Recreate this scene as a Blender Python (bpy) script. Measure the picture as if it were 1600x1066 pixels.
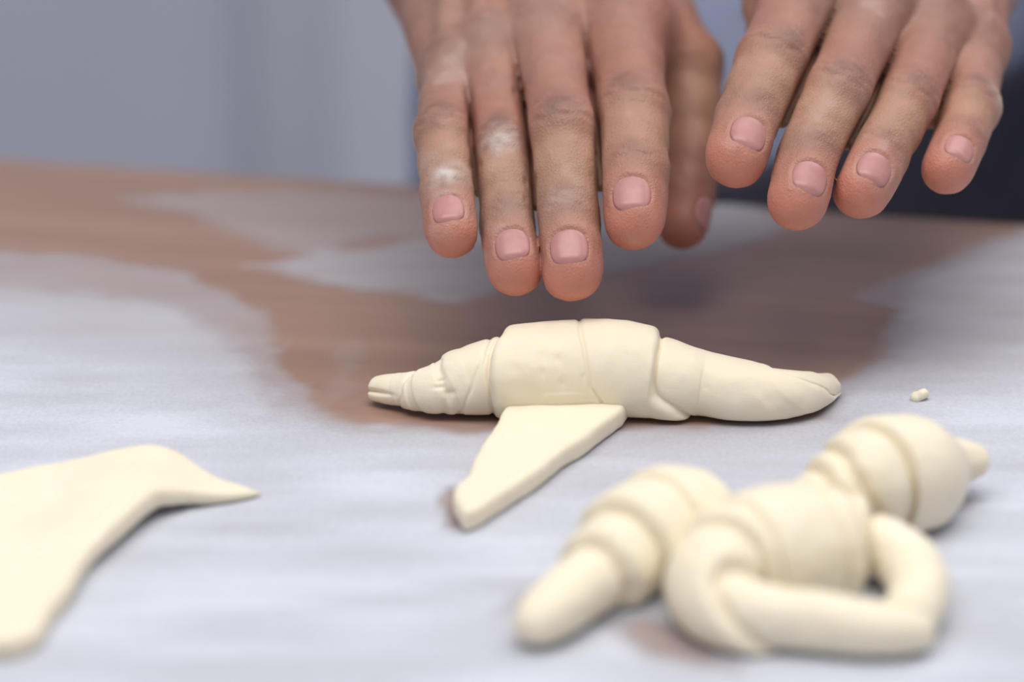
import bpy, math, random
import numpy as np
from mathutils import Vector

for o in list(bpy.data.objects):
    bpy.data.objects.remove(o)
random.seed(3)
S = bpy.context.scene
C = S.collection

# ------------------------------------------------------------------ camera
TZ = 0.90                     # height of the table top
FPX = 1600 * 85.0 / 36.0      # focal length in pixels of the 1600 px frame
PITCH = math.radians(20.0)
CH = 0.258                    # camera height above the table top
CAM = np.array([0.0, 0.0, TZ + CH])
FW = np.array([0.0, math.cos(PITCH), -math.sin(PITCH)])
UP = np.array([0.0, math.sin(PITCH), math.cos(PITCH)])
RT = np.array([1.0, 0.0, 0.0])

cam = bpy.data.cameras.new('camera')
cam.lens = 85; cam.sensor_width = 36; cam.clip_start = 0.01
cam.dof.use_dof = True; cam.dof.focus_distance = 0.695; cam.dof.aperture_fstop = 4.2
camo = bpy.data.objects.new('camera', cam); C.objects.link(camo)
camo.location = CAM; camo.rotation_euler = (math.pi / 2 - PITCH, 0, 0)
S.camera = camo

# ------------------------------------------------------------------ light
W = bpy.data.worlds.new('world'); S.world = W; W.use_nodes = True
bg = W.node_tree.nodes['Background']
bg.inputs[0].default_value = (0.80, 0.86, 1.0, 1); bg.inputs[1].default_value = 0.36

def area(name, loc, target, sx, sy, power, col):
    l = bpy.data.lights.new(name, 'AREA'); l.shape = 'RECTANGLE'; l.size = sx; l.size_y = sy
    l.energy = power; l.color = col
    o = bpy.data.objects.new(name, l); C.objects.link(o); o.location = loc
    o.rotation_euler = (Vector(target) - Vector(loc)).to_track_quat('-Z', 'Y').to_euler()
    return o
area('ceiling_lamp', (-0.22, 0.25, 2.62), (-0.22, 0.25, 0), 2.0, 1.0, 31.5, (1.0, 0.96, 0.91))
area('ceiling_lamp', (0.9, 1.5, 2.62), (0.9, 1.5, 0), 2.0, 1.0, 19, (1.0, 0.96, 0.91))
S.view_settings.view_transform = 'Standard'
S.view_settings.look = 'None'
S.view_settings.gamma = 1.0
S.view_settings.use_curve_mapping = False
S.view_settings.exposure = -0.05

# ------------------------------------------------------------------ helpers
def pt(px, py, d):
    """world point seen at pixel (px, py) at depth d along the optical axis"""
    return CAM + d * (FW + (px - 800) / FPX * RT - (py - 533) / FPX * UP)

def on_plane(px, py, z):
    r = FW + (px - 800) / FPX * RT - (py - 533) / FPX * UP
    k = (z - CAM[2]) / r[2]
    return CAM + k * r, k

def ball(px, py, rpx, lift=0.96):
    """centre and radius of a round body resting on the table, seen at (px, py) with radius rpx"""
    r = 0.01
    for _ in range(12):
        p, k = on_plane(px, py, TZ + r * lift)
        r = rpx * k / FPX
    return p, r

def vnoise(P, scale, seed=0):
    Q = np.asarray(P, dtype=np.float64) * scale
    I = np.floor(Q).astype(np.int64); F = Q - I
    F = F * F * (3 - 2 * F)
    def h(ix, iy, iz):
        n = (ix * 374761393 + iy * 668265263 + iz * 2147483647 + seed * 974711) & 0xffffffff
        n = ((n ^ (n >> 13)) * 1274126177) & 0xffffffff
        n = n ^ (n >> 16)
        return (n & 0xffff) / 65535.0
    out = 0
    for dx in (0, 1):
        for dy in (0, 1):
            for dz in (0, 1):
                w = (F[..., 0] if dx else 1 - F[..., 0]) * (F[..., 1] if dy else 1 - F[..., 1]) * (F[..., 2] if dz else 1 - F[..., 2])
                out = out + w * h(I[..., 0] + dx, I[..., 1] + dy, I[..., 2] + dz)
    return out * 2 - 1

def sstep(a, b, x):
    t = np.clip((x - a) / (b - a), 0, 1)
    return t * t * (3 - 2 * t)

def tag(o, label=None, cat=None, group=None, kind=None):
    if label: o['label'] = label
    if cat: o['category'] = cat
    if group: o['group'] = group
    if kind: o['kind'] = kind
    return o

def mesh_obj(name, V, F, mat, parent=None, smooth=True):
    me = bpy.data.meshes.new(name)
    V = np.asarray(V, dtype=np.float32)
    if isinstance(F, np.ndarray):
        n, k = F.shape
        me.vertices.add(len(V)); me.vertices.foreach_set('co', V.ravel())
        me.loops.add(n * k); me.loops.foreach_set('vertex_index', F.astype(np.int32).ravel())
        me.polygons.add(n)
        me.polygons.foreach_set('loop_start', np.arange(0, n * k, k, dtype=np.int32))
        me.polygons.foreach_set('loop_total', np.full(n, k, dtype=np.int32))
    else:
        me.from_pydata([tuple(v) for v in V], [], F)
    me.update(calc_edges=True); me.validate()
    if smooth:
        me.polygons.foreach_set('use_smooth', np.ones(len(me.polygons), dtype=bool))
    me.materials.append(mat)
    o = bpy.data.objects.new(name, me); C.objects.link(o)
    if parent: o.parent = parent
    return o

def set_col(o, name, cols):
    a = o.data.color_attributes.new(name, 'FLOAT_COLOR', 'POINT')
    a.data.foreach_set('color', np.asarray(cols, dtype=np.float32).ravel())

def set_val(o, name, vals):
    a = o.data.attributes.new(name, 'FLOAT', 'POINT')
    a.data.foreach_set('value', np.asarray(vals, dtype=np.float32).ravel())

def box(name, c, size, mat, parent=None, rz=0.0, bevel=0.004):
    sx, sy, sz = [s / 2 for s in size]
    V = []; F = []
    # a box with chamfered edges
    b = min(bevel, sx, sy, sz)
    import bmesh
    bm = bmesh.new(); bmesh.ops.create_cube(bm, size=1.0)
    for v in bm.verts:
        v.co = Vector((v.co.x * 2 * sx, v.co.y * 2 * sy, v.co.z * 2 * sz))
    bmesh.ops.bevel(bm, geom=list(bm.edges), offset=b, segments=3, affect='EDGES', profile=0.5)
    me = bpy.data.meshes.new(name); bm.to_mesh(me); bm.free()
    me.materials.append(mat)
    o = bpy.data.objects.new(name, me); C.objects.link(o)
    o.location = c; o.rotation_euler = (0, 0, rz)
    if parent: o.parent = parent
    return o

# ------------------------------------------------------------------ materials
def new_mat(name):
    m = bpy.data.materials.new(name); m.use_nodes = True
    nt = m.node_tree
    return m, nt, nt.nodes['Principled BSDF'], nt.nodes['Material Output']

def node(nt, typ, **kw):
    n = nt.nodes.new(typ)
    for k, v in kw.items():
        setattr(n, k, v)
    return n

def noise_node(nt, scale, detail=4, rough=0.5, vec=None):
    n = node(nt, 'ShaderNodeTexNoise')
    n.inputs['Scale'].default_value = scale; n.inputs['Detail'].default_value = detail
    n.inputs['Roughness'].default_value = rough
    if vec is not None: nt.links.new(vec, n.inputs['Vector'])
    return n

def ramp(nt, fac, stops):
    r = node(nt, 'ShaderNodeValToRGB')
    el = r.color_ramp.elements
    while len(el) < len(stops): el.new(0.5)
    for e, (p, c) in zip(el, stops):
        e.position = p; e.color = (c[0], c[1], c[2], 1)
    nt.links.new(fac, r.inputs[0])
    return r

def scaled_coords(nt, sc, kind='Object', rot=(0, 0, 0)):
    tc = node(nt, 'ShaderNodeTexCoord'); mp = node(nt, 'ShaderNodeMapping')
    mp.inputs['Scale'].default_value = sc; mp.inputs['Rotation'].default_value = rot
    nt.links.new(tc.outputs[kind], mp.inputs[0])
    return mp.outputs[0]

def bump(nt, h, strength, dist, bsdf):
    b = node(nt, 'ShaderNodeBump'); b.inputs['Strength'].default_value = strength
    b.inputs['Distance'].default_value = dist
    nt.links.new(h, b.inputs['Height']); nt.links.new(b.outputs[0], bsdf.inputs['Normal'])
    return b

def mat_plain(name, col, rough=0.6, var=0.06, scale=8.0, bumpd=0.0, bumps=60):
    m, nt, b, _ = new_mat(name)
    v = scaled_coords(nt, (1, 1, 1))
    n = noise_node(nt, scale, 5, 0.6, v)
    r = ramp(nt, n.outputs[0], [(0.3, [c * (1 - var) for c in col]), (0.7, [min(1, c * (1 + var)) for c in col])])
    nt.links.new(r.outputs[0], b.inputs['Base Color'])
    b.inputs['Roughness'].default_value = rough
    if bumpd:
        n2 = noise_node(nt, bumps, 6, 0.6, v)
        bump(nt, n2.outputs[0], 0.6, bumpd, b)
    return m

def mat_wood():
    m, nt, b, _ = new_mat('oiled_wood')
    v = scaled_coords(nt, (1.2, 14, 1.2))
    n = noise_node(nt, 3.0, 8, 0.6, v)
    r = ramp(nt, n.outputs[0], [(0.25, (0.31, 0.185, 0.135)), (0.5, (0.37, 0.225, 0.17)), (0.75, (0.43, 0.275, 0.205))])
    n2 = noise_node(nt, 30, 6, 0.7, v)
    mx = node(nt, 'ShaderNodeMix', data_type='RGBA', blend_type='MULTIPLY')
    mx.inputs[0].default_value = 0.18
    nt.links.new(r.outputs[0], mx.inputs[6]); nt.links.new(n2.outputs[1], mx.inputs[7])
    nt.links.new(mx.outputs[2], b.inputs['Base Color'])
    b.inputs['Roughness'].default_value = 0.36
    b.inputs['Specular IOR Level'].default_value = 0.5
    bump(nt, n.outputs[0], 0.15, 0.0006, b)
    return m

def mat_flour():
    m, nt, b, out = new_mat('flour')
    at = node(nt, 'ShaderNodeAttribute', attribute_name='flour_amount')
    v = scaled_coords(nt, (26, 120, 1), rot=(0, 0, -0.40))
    n = noise_node(nt, 1.0, 8, 0.62, v)
    v2 = scaled_coords(nt, (1, 1, 1))
    n2 = noise_node(nt, 900, 3, 0.6, v2)
    # alpha = density * (0.75 + streaks) with a fine grain
    def mth(op, a, bb):
        k = node(nt, 'ShaderNodeMath', operation=op)
        for i, x in enumerate((a, bb)):
            if isinstance(x, (int, float)): k.inputs[i].default_value = x
            else: nt.links.new(x, k.inputs[i])
        return k.outputs[0]
    s = mth('ADD', mth('MULTIPLY', n.outputs[0], 0.28), 0.80)
    g = mth('ADD', mth('MULTIPLY', n2.outputs[0], 0.35), 0.82)
    a = mth('MULTIPLY', mth('MULTIPLY', at.outputs['Fac'], s), g)
    cl = node(nt, 'ShaderNodeClamp'); nt.links.new(a, cl.inputs[0]); cl.inputs[2].default_value = 0.97
    b.inputs['Base Color'].default_value = (0.64, 0.665, 0.745, 1)
    b.inputs['Roughness'].default_value = 0.75
    b.inputs['Specular IOR Level'].default_value = 0.25
    nt.links.new(cl.outputs[0], b.inputs['Alpha'])
    bump(nt, n2.outputs[0], 0.25, 0.0004, b)
    return m

def mat_dough(name='dough', col=(0.90, 0.81, 0.635)):
    m, nt, b, _ = new_mat(name)
    v = scaled_coords(nt, (1, 1, 1))
    n = noise_node(nt, 45, 6, 0.6, v)
    r = ramp(nt, n.outputs[0], [(0.3, [c * 0.96 for c in col]), (0.6, col), (0.8, (0.92, 0.86, 0.73))])
    nt.links.new(r.outputs[0], b.inputs['Base Color'])
    b.inputs['Roughness'].default_value = 0.52
    b.inputs['Specular IOR Level'].default_value = 0.35
    b.inputs['Subsurface Weight'].default_value = 0.28
    b.inputs['Subsurface Radius'].default_value = (0.0040, 0.0028, 0.0014)
    b.inputs['Subsurface Scale'].default_value = 1.0
    n2 = noise_node(nt, 260, 5, 0.65, v)
    bump(nt, n2.outputs[0], 0.35, 0.0006, b)
    return m

def mat_skin():
    m, nt, b, _ = new_mat('skin')
    at = node(nt, 'ShaderNodeAttribute', attribute_name='tone')
    v = scaled_coords(nt, (1, 1, 1))
    n = noise_node(nt, 120, 6, 0.6, v)
    r = ramp(nt, n.outputs[0], [(0.3, (0.84, 0.82, 0.80)), (0.7, (1, 1, 1))])
    mx = node(nt, 'ShaderNodeMix', data_type='RGBA', blend_type='MULTIPLY')
    mx.inputs[0].default_value = 0.8
    nt.links.new(at.outputs['Color'], mx.inputs[6]); nt.links.new(r.outputs[0], mx.inputs[7])
    nt.links.new(mx.outputs[2], b.inputs['Base Color'])
    b.inputs['Roughness'].default_value = 0.46
    b.inputs['Specular IOR Level'].default_value = 0.38
    b.inputs['Subsurface Weight'].default_value = 0.22
    b.inputs['Subsurface Radius'].default_value = (0.0040, 0.0013, 0.0007)
    b.inputs['Subsurface Scale'].default_value = 1.0
    vo = node(nt, 'ShaderNodeTexVoronoi'); vo.feature = 'DISTANCE_TO_EDGE'
    vo.inputs['Scale'].default_value = 900; nt.links.new(v, vo.inputs['Vector'])
    n3 = noise_node(nt, 420, 4, 0.6, v)
    ad = node(nt, 'ShaderNodeMath', operation='ADD')
    nt.links.new(vo.outputs['Distance'], ad.inputs[0]); nt.links.new(n3.outputs[0], ad.inputs[1])
    bump(nt, ad.outputs[0], 0.45, 0.0005, b)
    return m

def mat_nail():
    m, nt, b, _ = new_mat('fingernail')
    v = scaled_coords(nt, (1, 1, 1))
    n = noise_node(nt, 200, 3, 0.5, v)
    r = ramp(nt, n.outputs[0], [(0.3, (0.48, 0.215, 0.20)), (0.7, (0.55, 0.26, 0.25))])
    nt.links.new(r.outputs[0], b.inputs['Base Color'])
    b.inputs['Roughness'].default_value = 0.30
    b.inputs['Specular IOR Level'].default_value = 0.42
    b.inputs['Subsurface Weight'].default_value = 0.15
    b.inputs['Subsurface Radius'].default_value = (0.003, 0.001, 0.0008)
    b.inputs['Subsurface Scale'].default_value = 1.0
    return m

M_WOOD = mat_wood(); M_FLOUR = mat_flour(); M_DOUGH = mat_dough(); M_SKIN = mat_skin(); M_NAIL = mat_nail()
M_WALL = mat_plain('painted_wall', (0.60, 0.61, 0.73), 0.7, 0.03, 3)
M_TRIM = mat_plain('painted_casing', (0.56, 0.57, 0.67), 0.55, 0.03, 4)
M_DOOR = mat_plain('painted_door', (0.66, 0.67, 0.78), 0.5, 0.03, 3)
M_FLOOR = mat_plain('grey_floor', (0.32, 0.31, 0.31), 0.5, 0.1, 6)
M_CEIL = mat_plain('white_ceiling', (0.8, 0.8, 0.8), 0.8, 0.02, 3)
M_SHIRT = mat_plain('pale_blue_cotton', (0.42, 0.49, 0.70), 0.85, 0.05, 25, 0.0008, 400)
M_APRON = mat_plain('navy_cotton', (0.055, 0.055, 0.085), 0.85, 0.15, 30, 0.0008, 400)
M_TROUSER = mat_plain('dark_trouser_cloth', (0.05, 0.05, 0.06), 0.85, 0.15, 30, 0.0008, 400)

# ------------------------------------------------------------------ volume modelling
def seg(P, a, b, ra, rb):
    a = np.asarray(a); b = np.asarray(b)
    ba = b - a
    h = np.clip(((P - a) @ ba) / (ba @ ba), 0, 1)
    return np.linalg.norm(P - a - h[:, None] * ba, axis=1) - (ra + (rb - ra) * h)

def smin(a, b, k):
    h = np.clip(0.5 + 0.5 * (b - a) / k, 0, 1)
    return b + (a - b) * h - k * h * (1 - h)

def ellip(P, c, r):
    q = (P - np.asarray(c)) / np.asarray(r)
    n = np.linalg.norm(q, axis=1)
    return (n - 1) * n / np.maximum(np.linalg.norm(q / np.asarray(r), axis=1), 1e-6)

def isosurface(fn, lo, hi, h):
    """naive surface nets over a narrow band of fn"""
    lo = np.asarray(lo, float); hi = np.asarray(hi, float)
    f = 4
    nc = np.ceil((hi - lo) / (h * f)).astype(int) + 1
    n = nc * f
    def pts(idx, step, off):
        return lo + (idx + off) * step
    ci = np.stack(np.meshgrid(*[np.arange(k) for k in nc], indexing='ij'), -1).reshape(-1, 3)
    dc = np.empty(len(ci), np.float32)
    for i in range(0, len(ci), 400000):
        dc[i:i + 400000] = fn(lo + (ci[i:i + 400000] + 0.5) * h * f - 0.5 * h)
    dc = dc.reshape(nc)
    D = np.repeat(np.repeat(np.repeat(dc, f, 0), f, 1), f, 2)
    band = np.argwhere(np.abs(dc) < h * f * 1.6)
    sub = np.stack(np.meshgrid(*[np.arange(f)] * 3, indexing='ij'), -1).reshape(-1, 3)
    for i in range(0, len(band), 6000):
        idx = (band[i:i + 6000, None, :] * f + sub[None]).reshape(-1, 3)
        D[idx[:, 0], idx[:, 1], idx[:, 2]] = fn(lo + idx * h)
    sg = D < 0
    cnt = np.zeros(np.array(D.shape) - 1, np.int8)
    for dx in (0, 1):
        for dy in (0, 1):
            for dz in (0, 1):
                cnt += sg[dx:D.shape[0] - 1 + dx, dy:D.shape[1] - 1 + dy, dz:D.shape[2] - 1 + dz]
    act = np.argwhere((cnt > 0) & (cnt < 8))
    vid = np.full(cnt.shape, -1, np.int32)
    vid[act[:, 0], act[:, 1], act[:, 2]] = np.arange(len(act))
    acc = np.zeros((len(act), 3)); num = np.zeros(len(act))
    corners = [(x, y, z) for x in (0, 1) for y in (0, 1) for z in (0, 1)]
    val = {c: D[act[:, 0] + c[0], act[:, 1] + c[1], act[:, 2] + c[2]] for c in corners}
    for ax in range(3):
        for c in corners:
            if c[ax]: continue
            e = list(c); e[ax] = 1; e = tuple(e)
            a = val[c]; b = val[e]
            m = (a < 0) != (b < 0)
            t = np.where(m, a / np.where(m, a - b, 1), 0)
            p = np.array(c, float)[None].repeat(len(act), 0); p[:, ax] += t
            acc[m] += p[m]; num[m] += 1
    V = lo + (act + acc / num[:, None]) * h
    quads = []
    for ax in range(3):
        a0 = [slice(1, -1)] * 3; a1 = [slice(1, -1)] * 3
        a0[ax] = slice(0, -1); a1[ax] = slice(1, None)
        A = sg[tuple(a0)]; B = sg[tuple(a1)]
        ch = np.argwhere(A != B)
        base = ch + 1; base[:, ax] -= 1
        u, v = [(1, 2), (2, 0), (0, 1)][ax]
        q = []
        for (du, dv) in ((-1, -1), (0, -1), (0, 0), (-1, 0)):
            k = base.copy(); k[:, u] += du; k[:, v] += dv
            q.append(vid[k[:, 0], k[:, 1], k[:, 2]])
        q = np.stack(q, 1)
        inside = A[ch[:, 0], ch[:, 1], ch[:, 2]]
        q[~inside] = q[~inside][:, ::-1]
        quads.append(q)
    F = np.concatenate(quads)
    F = F[(F >= 0).all(1)]
    # one light relaxation pass
    E = np.concatenate([F[:, [0, 1]], F[:, [1, 2]], F[:, [2, 3]], F[:, [3, 0]]])
    for _ in range(2):
        s = np.zeros_like(V); c = np.zeros(len(V))
        for k in range(3):
            s[:, k] = np.bincount(E[:, 0], V[E[:, 1], k], len(V)) + np.bincount(E[:, 1], V[E[:, 0], k], len(V))
        c = np.bincount(E[:, 0], minlength=len(V)) + np.bincount(E[:, 1], minlength=len(V))
        V = 0.5 * V + 0.5 * s / np.maximum(c, 1)[:, None]
    return V, F

# ------------------------------------------------------------------ the room
YW = 2.45
st = tag(box('floor', (0, 0.4, -0.025), (10.0, 6.2, 0.05), M_FLOOR), kind='structure')
st = tag(box('wall_back', (0, YW + 0.05, 1.4), (10.0, 0.1, 2.8), M_WALL), kind='structure')
def wx(px, d): return (px - 800) * d / FPX
DW = 2.55
x0, x1, x2 = wx(405, DW), wx(522, DW), wx(632, DW)
tag(box('trim_1', ((x0 + x1) / 2, YW - 0.012, 1.08), (x1 - x0, 0.03, 2.16), M_TRIM), kind='structure')
tag(box('door_1', (x1 + 0.41, YW - 0.006, 1.06), (0.82, 0.02, 2.10), M_DOOR), kind='structure')

# ------------------------------------------------------------------ workbench
A, _ = on_plane(0, 243, TZ); B, _ = on_plane(1600, 345, TZ)
ang = math.atan2(B[1] - A[1], B[0] - A[0])
u = np.array([math.cos(ang), math.sin(ang)]); nrm = np.array([-math.sin(ang), math.cos(ang)])
mid = (A[:2] + B[:2]) / 2
LEN, DEP, TH = 2.0, 0.80, 0.045
ctr = mid + u * 0.1 - nrm * DEP / 2
bench = bpy.data.objects.new('workbench', None); C.objects.link(bench)
bench.location = (ctr[0], ctr[1], 0); bench.rotation_euler = (0, 0, ang)
tag(bench, 'brown oiled wooden workbench dusted with flour under the dough', 'table')
box('tabletop', (0, 0, TZ - TH / 2), (LEN, DEP, TH), M_WOOD, bench, bevel=0.006)
for sx in (-1, 1):
    for sy in (-1, 1):
        box('leg', (sx * (LEN / 2 - 0.08), sy * (DEP / 2 - 0.08), (TZ - TH) / 2), (0.07, 0.07, TZ - TH), M_WOOD, bench)
for sy in (-1, 1):
    box('rail', (0, sy * (DEP / 2 - 0.08), TZ - TH - 0.05), (LEN - 0.23, 0.03, 0.10), M_WOOD, bench)

# ------------------------------------------------------------------ flour on the bench
def poly_sd(P, poly):
    poly = np.asarray(poly); n = len(poly)
    d = np.full(len(P), 1e9); ins = np.zeros(len(P), bool)
    for i in range(n):
        a = poly[i]; b = poly[(i + 1) % n]
        e = b - a; w = P - a
        t = np.clip((w @ e) / (e @ e), 0, 1)
        d = np.minimum(d, np.linalg.norm(w - t[:, None] * e, axis=1))
        c = ((a[1] > P[:, 1]) != (b[1] > P[:, 1]))
        with np.errstate(divide='ignore', invalid='ignore'):
            xi = (b[0] - a[0]) * (P[:, 1] - a[1]) / (b[1] - a[1]) + a[0]
        ins ^= c & (P[:, 0] < xi)
    return np.where(ins, d, -d)

def tp(*pts):
    return [on_plane(x, y, TZ)[0][:2] for x, y in pts]

FL = [  # (outline, amount, softness in metres)
    (tp((-9000, 380), (0, 392), (150, 404), (300, 428), (390, 475), (425, 530), (462, 592), (505, 640), (560, 662), (700, 668), (800, 662),
        (1100, 662), (1270, 650), (1310, 606), (1360, 570), (1388, 520), (1385, 482), (1345, 466), (1400, 432), (1500, 392), (1600, 356), (9000, 330),
        (9000, 3000), (-9000, 3000)), 0.42, 0.004),
    (tp((-9000, 430), (0, 448), (150, 462), (280, 485), (360, 525), (385, 585), (430, 640), (560, 668), (700, 676), (800, 668),
        (1100, 664), (1280, 650), (1340, 604), (1400, 560), (1412, 480), (1450, 430), (1540, 392), (1600, 370), (9000, 340), (9000, 3000), (-9000, 3000)), 0.33, 0.007),
    (tp((-9000, 520), (0, 560), (200, 575), (400, 640), (600, 690), (900, 705), (1300, 680), (1450, 610), (1600, 560), (9000, 480), (9000, 3000), (-9000, 3000)), 0.26, 0.03),
    (tp((200, 312), (330, 297), (660, 306), (900, 330), (900, 395), (650, 365), (480, 396), (420, 388), (330, 346)), 0.34, 0.006),
    (tp((390, 416), (520, 396), (640, 380), (900, 350), (1000, 330), (1110, 300), (1200, 330), (1225, 352), (1150, 395), (1000, 425), (900, 430), (760, 462), (700, 472), (560, 452)), 0.55, 0.005),
    (tp((560, 520), (570, 610), (500, 640), (520, 560)), 0.12, 0.005),
]
BARE_AND_SHADE = [  # flour thinned to show wood: bare patches and painted croissant shadows
    (tp((1180, 575), (1215, 510), (1285, 472), (1335, 476), (1358, 505), (1335, 560), (1290, 590), (1200, 600)), 0.85, 0.004),
    (tp((560, 640), (640, 640), (800, 650), (1000, 655), (1280, 640), (1240, 665), (1000, 668), (720, 676)), 0.75, 0.003),  # thinner flour along the front of the roll
    (tp((693, 775), (706, 760), (722, 790), (730, 832), (700, 826)), 0.8, 0.002),  # thinner flour left of the tail
    (tp((960, 985), (1010, 960), (1110, 1000), (1150, 1050), (1010, 1030)), 0.7, 0.004),  # ring croissant's cast shadow, painted as a gap in the flour
    (tp((1470, 800), (1500, 780), (1530, 782), (1500, 800)), 0.6, 0.003),  # shadow beside the far right tip, painted by thinning the flour
    (tp((770, 960), (800, 925), (850, 930), (830, 970)), 0.4, 0.004),  # thinner flour by the lower left tip
]
hh = 0.0021
gx = np.arange(-0.72, 0.72, hh); gy = np.arange(0.12, 1.12, hh)
G = np.stack(np.meshgrid(gx, gy, indexing='ij'), -1).reshape(-1, 2)
G3 = np.concatenate([G, np.zeros((len(G), 1))], 1)
wob = 0.0035 * vnoise(G3, 60, 5)[:, None] + 0.002 * vnoise(G3, 190, 6)[:, None]
dens = np.zeros(len(G))
for poly, amt, soft in FL:
    sd = poly_sd(G, poly) + wob[:, 0]
    dens = np.maximum(dens, 0) + amt * sstep(-soft, soft, sd)
for poly, amt, soft in BARE_AND_SHADE:
    sd = poly_sd(G, poly) + wob[:, 0] * 0.6
    dens *= 1 - amt * sstep(-soft, soft, sd)
q = G3.copy(); q[:, 0] *= 0.25
dens *= 0.9 + 0.10 * vnoise(q, 120, 9) + 0.08 * vnoise(G3, 25, 10)
# thins out away from the work
G4 = G3 * [1, 1, 0]
rd = np.sqrt(((G[:, 0] - 0.02) / 0.60) ** 2 + ((G[:, 1] - 0.62) / 0.40) ** 2) + 0.10 * vnoise(G4, 9, 21) + 0.05 * vnoise(G4, 35, 22)
dens *= sstep(1.05, 0.88, rd)
# stay on the bench
rel = G - ctr
dens[((rel @ nrm) > DEP / 2 - 0.004) | (np.abs(rel @ u) > LEN / 2 - 0.01) | ((rel @ nrm) < -DEP / 2 + 0.01)] = 0
dens = np.clip(dens, 0, 1.15)
nx, ny = len(gx), len(gy)
idx = np.arange(nx * ny).reshape(nx, ny)
Fq = np.stack([idx[:-1, :-1], idx[1:, :-1], idx[1:, 1:], idx[:-1, 1:]], -1).reshape(-1, 4)
Fq = Fq[(dens[Fq].max(1) > 0.06)]
used = np.unique(Fq); rem = np.full(nx * ny, -1); rem[used] = np.arange(len(used))
Vf = np.concatenate([G[used], (TZ + 0.00018 + 0.00022 * np.clip(dens[used], 0, 1) * (1 + 0.6 * vnoise(G3[used], 300, 2)))[:, None]], 1)
fo = mesh_obj('flour_dusting', Vf, rem[Fq], M_FLOUR)
set_val(fo, 'flour_amount', dens[used])
tag(fo, 'white flour dusted and swept across the brown wooden workbench', 'flour', kind='stuff')

# ------------------------------------------------------------------ dough rolls
def catmull(ctrl, n):
    ctrl = np.asarray(ctrl, float)
    P = np.vstack([2 * ctrl[0] - ctrl[1], ctrl, 2 * ctrl[-1] - ctrl[-2]])
    m = len(ctrl) - 1
    t = np.linspace(0, m, n); i = np.minimum(t.astype(int), m - 1); f = (t - i)[:, None]
    p0, p1, p2, p3 = P[i], P[i + 1], P[i + 2], P[i + 3]
    return 0.5 * (2 * p1 + (p2 - p0) * f + (2 * p0 - 5 * p1 + 4 * p2 - p3) * f ** 2 + (3 * p1 - p0 - 3 * p2 + p3) * f ** 3), t / m

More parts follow.
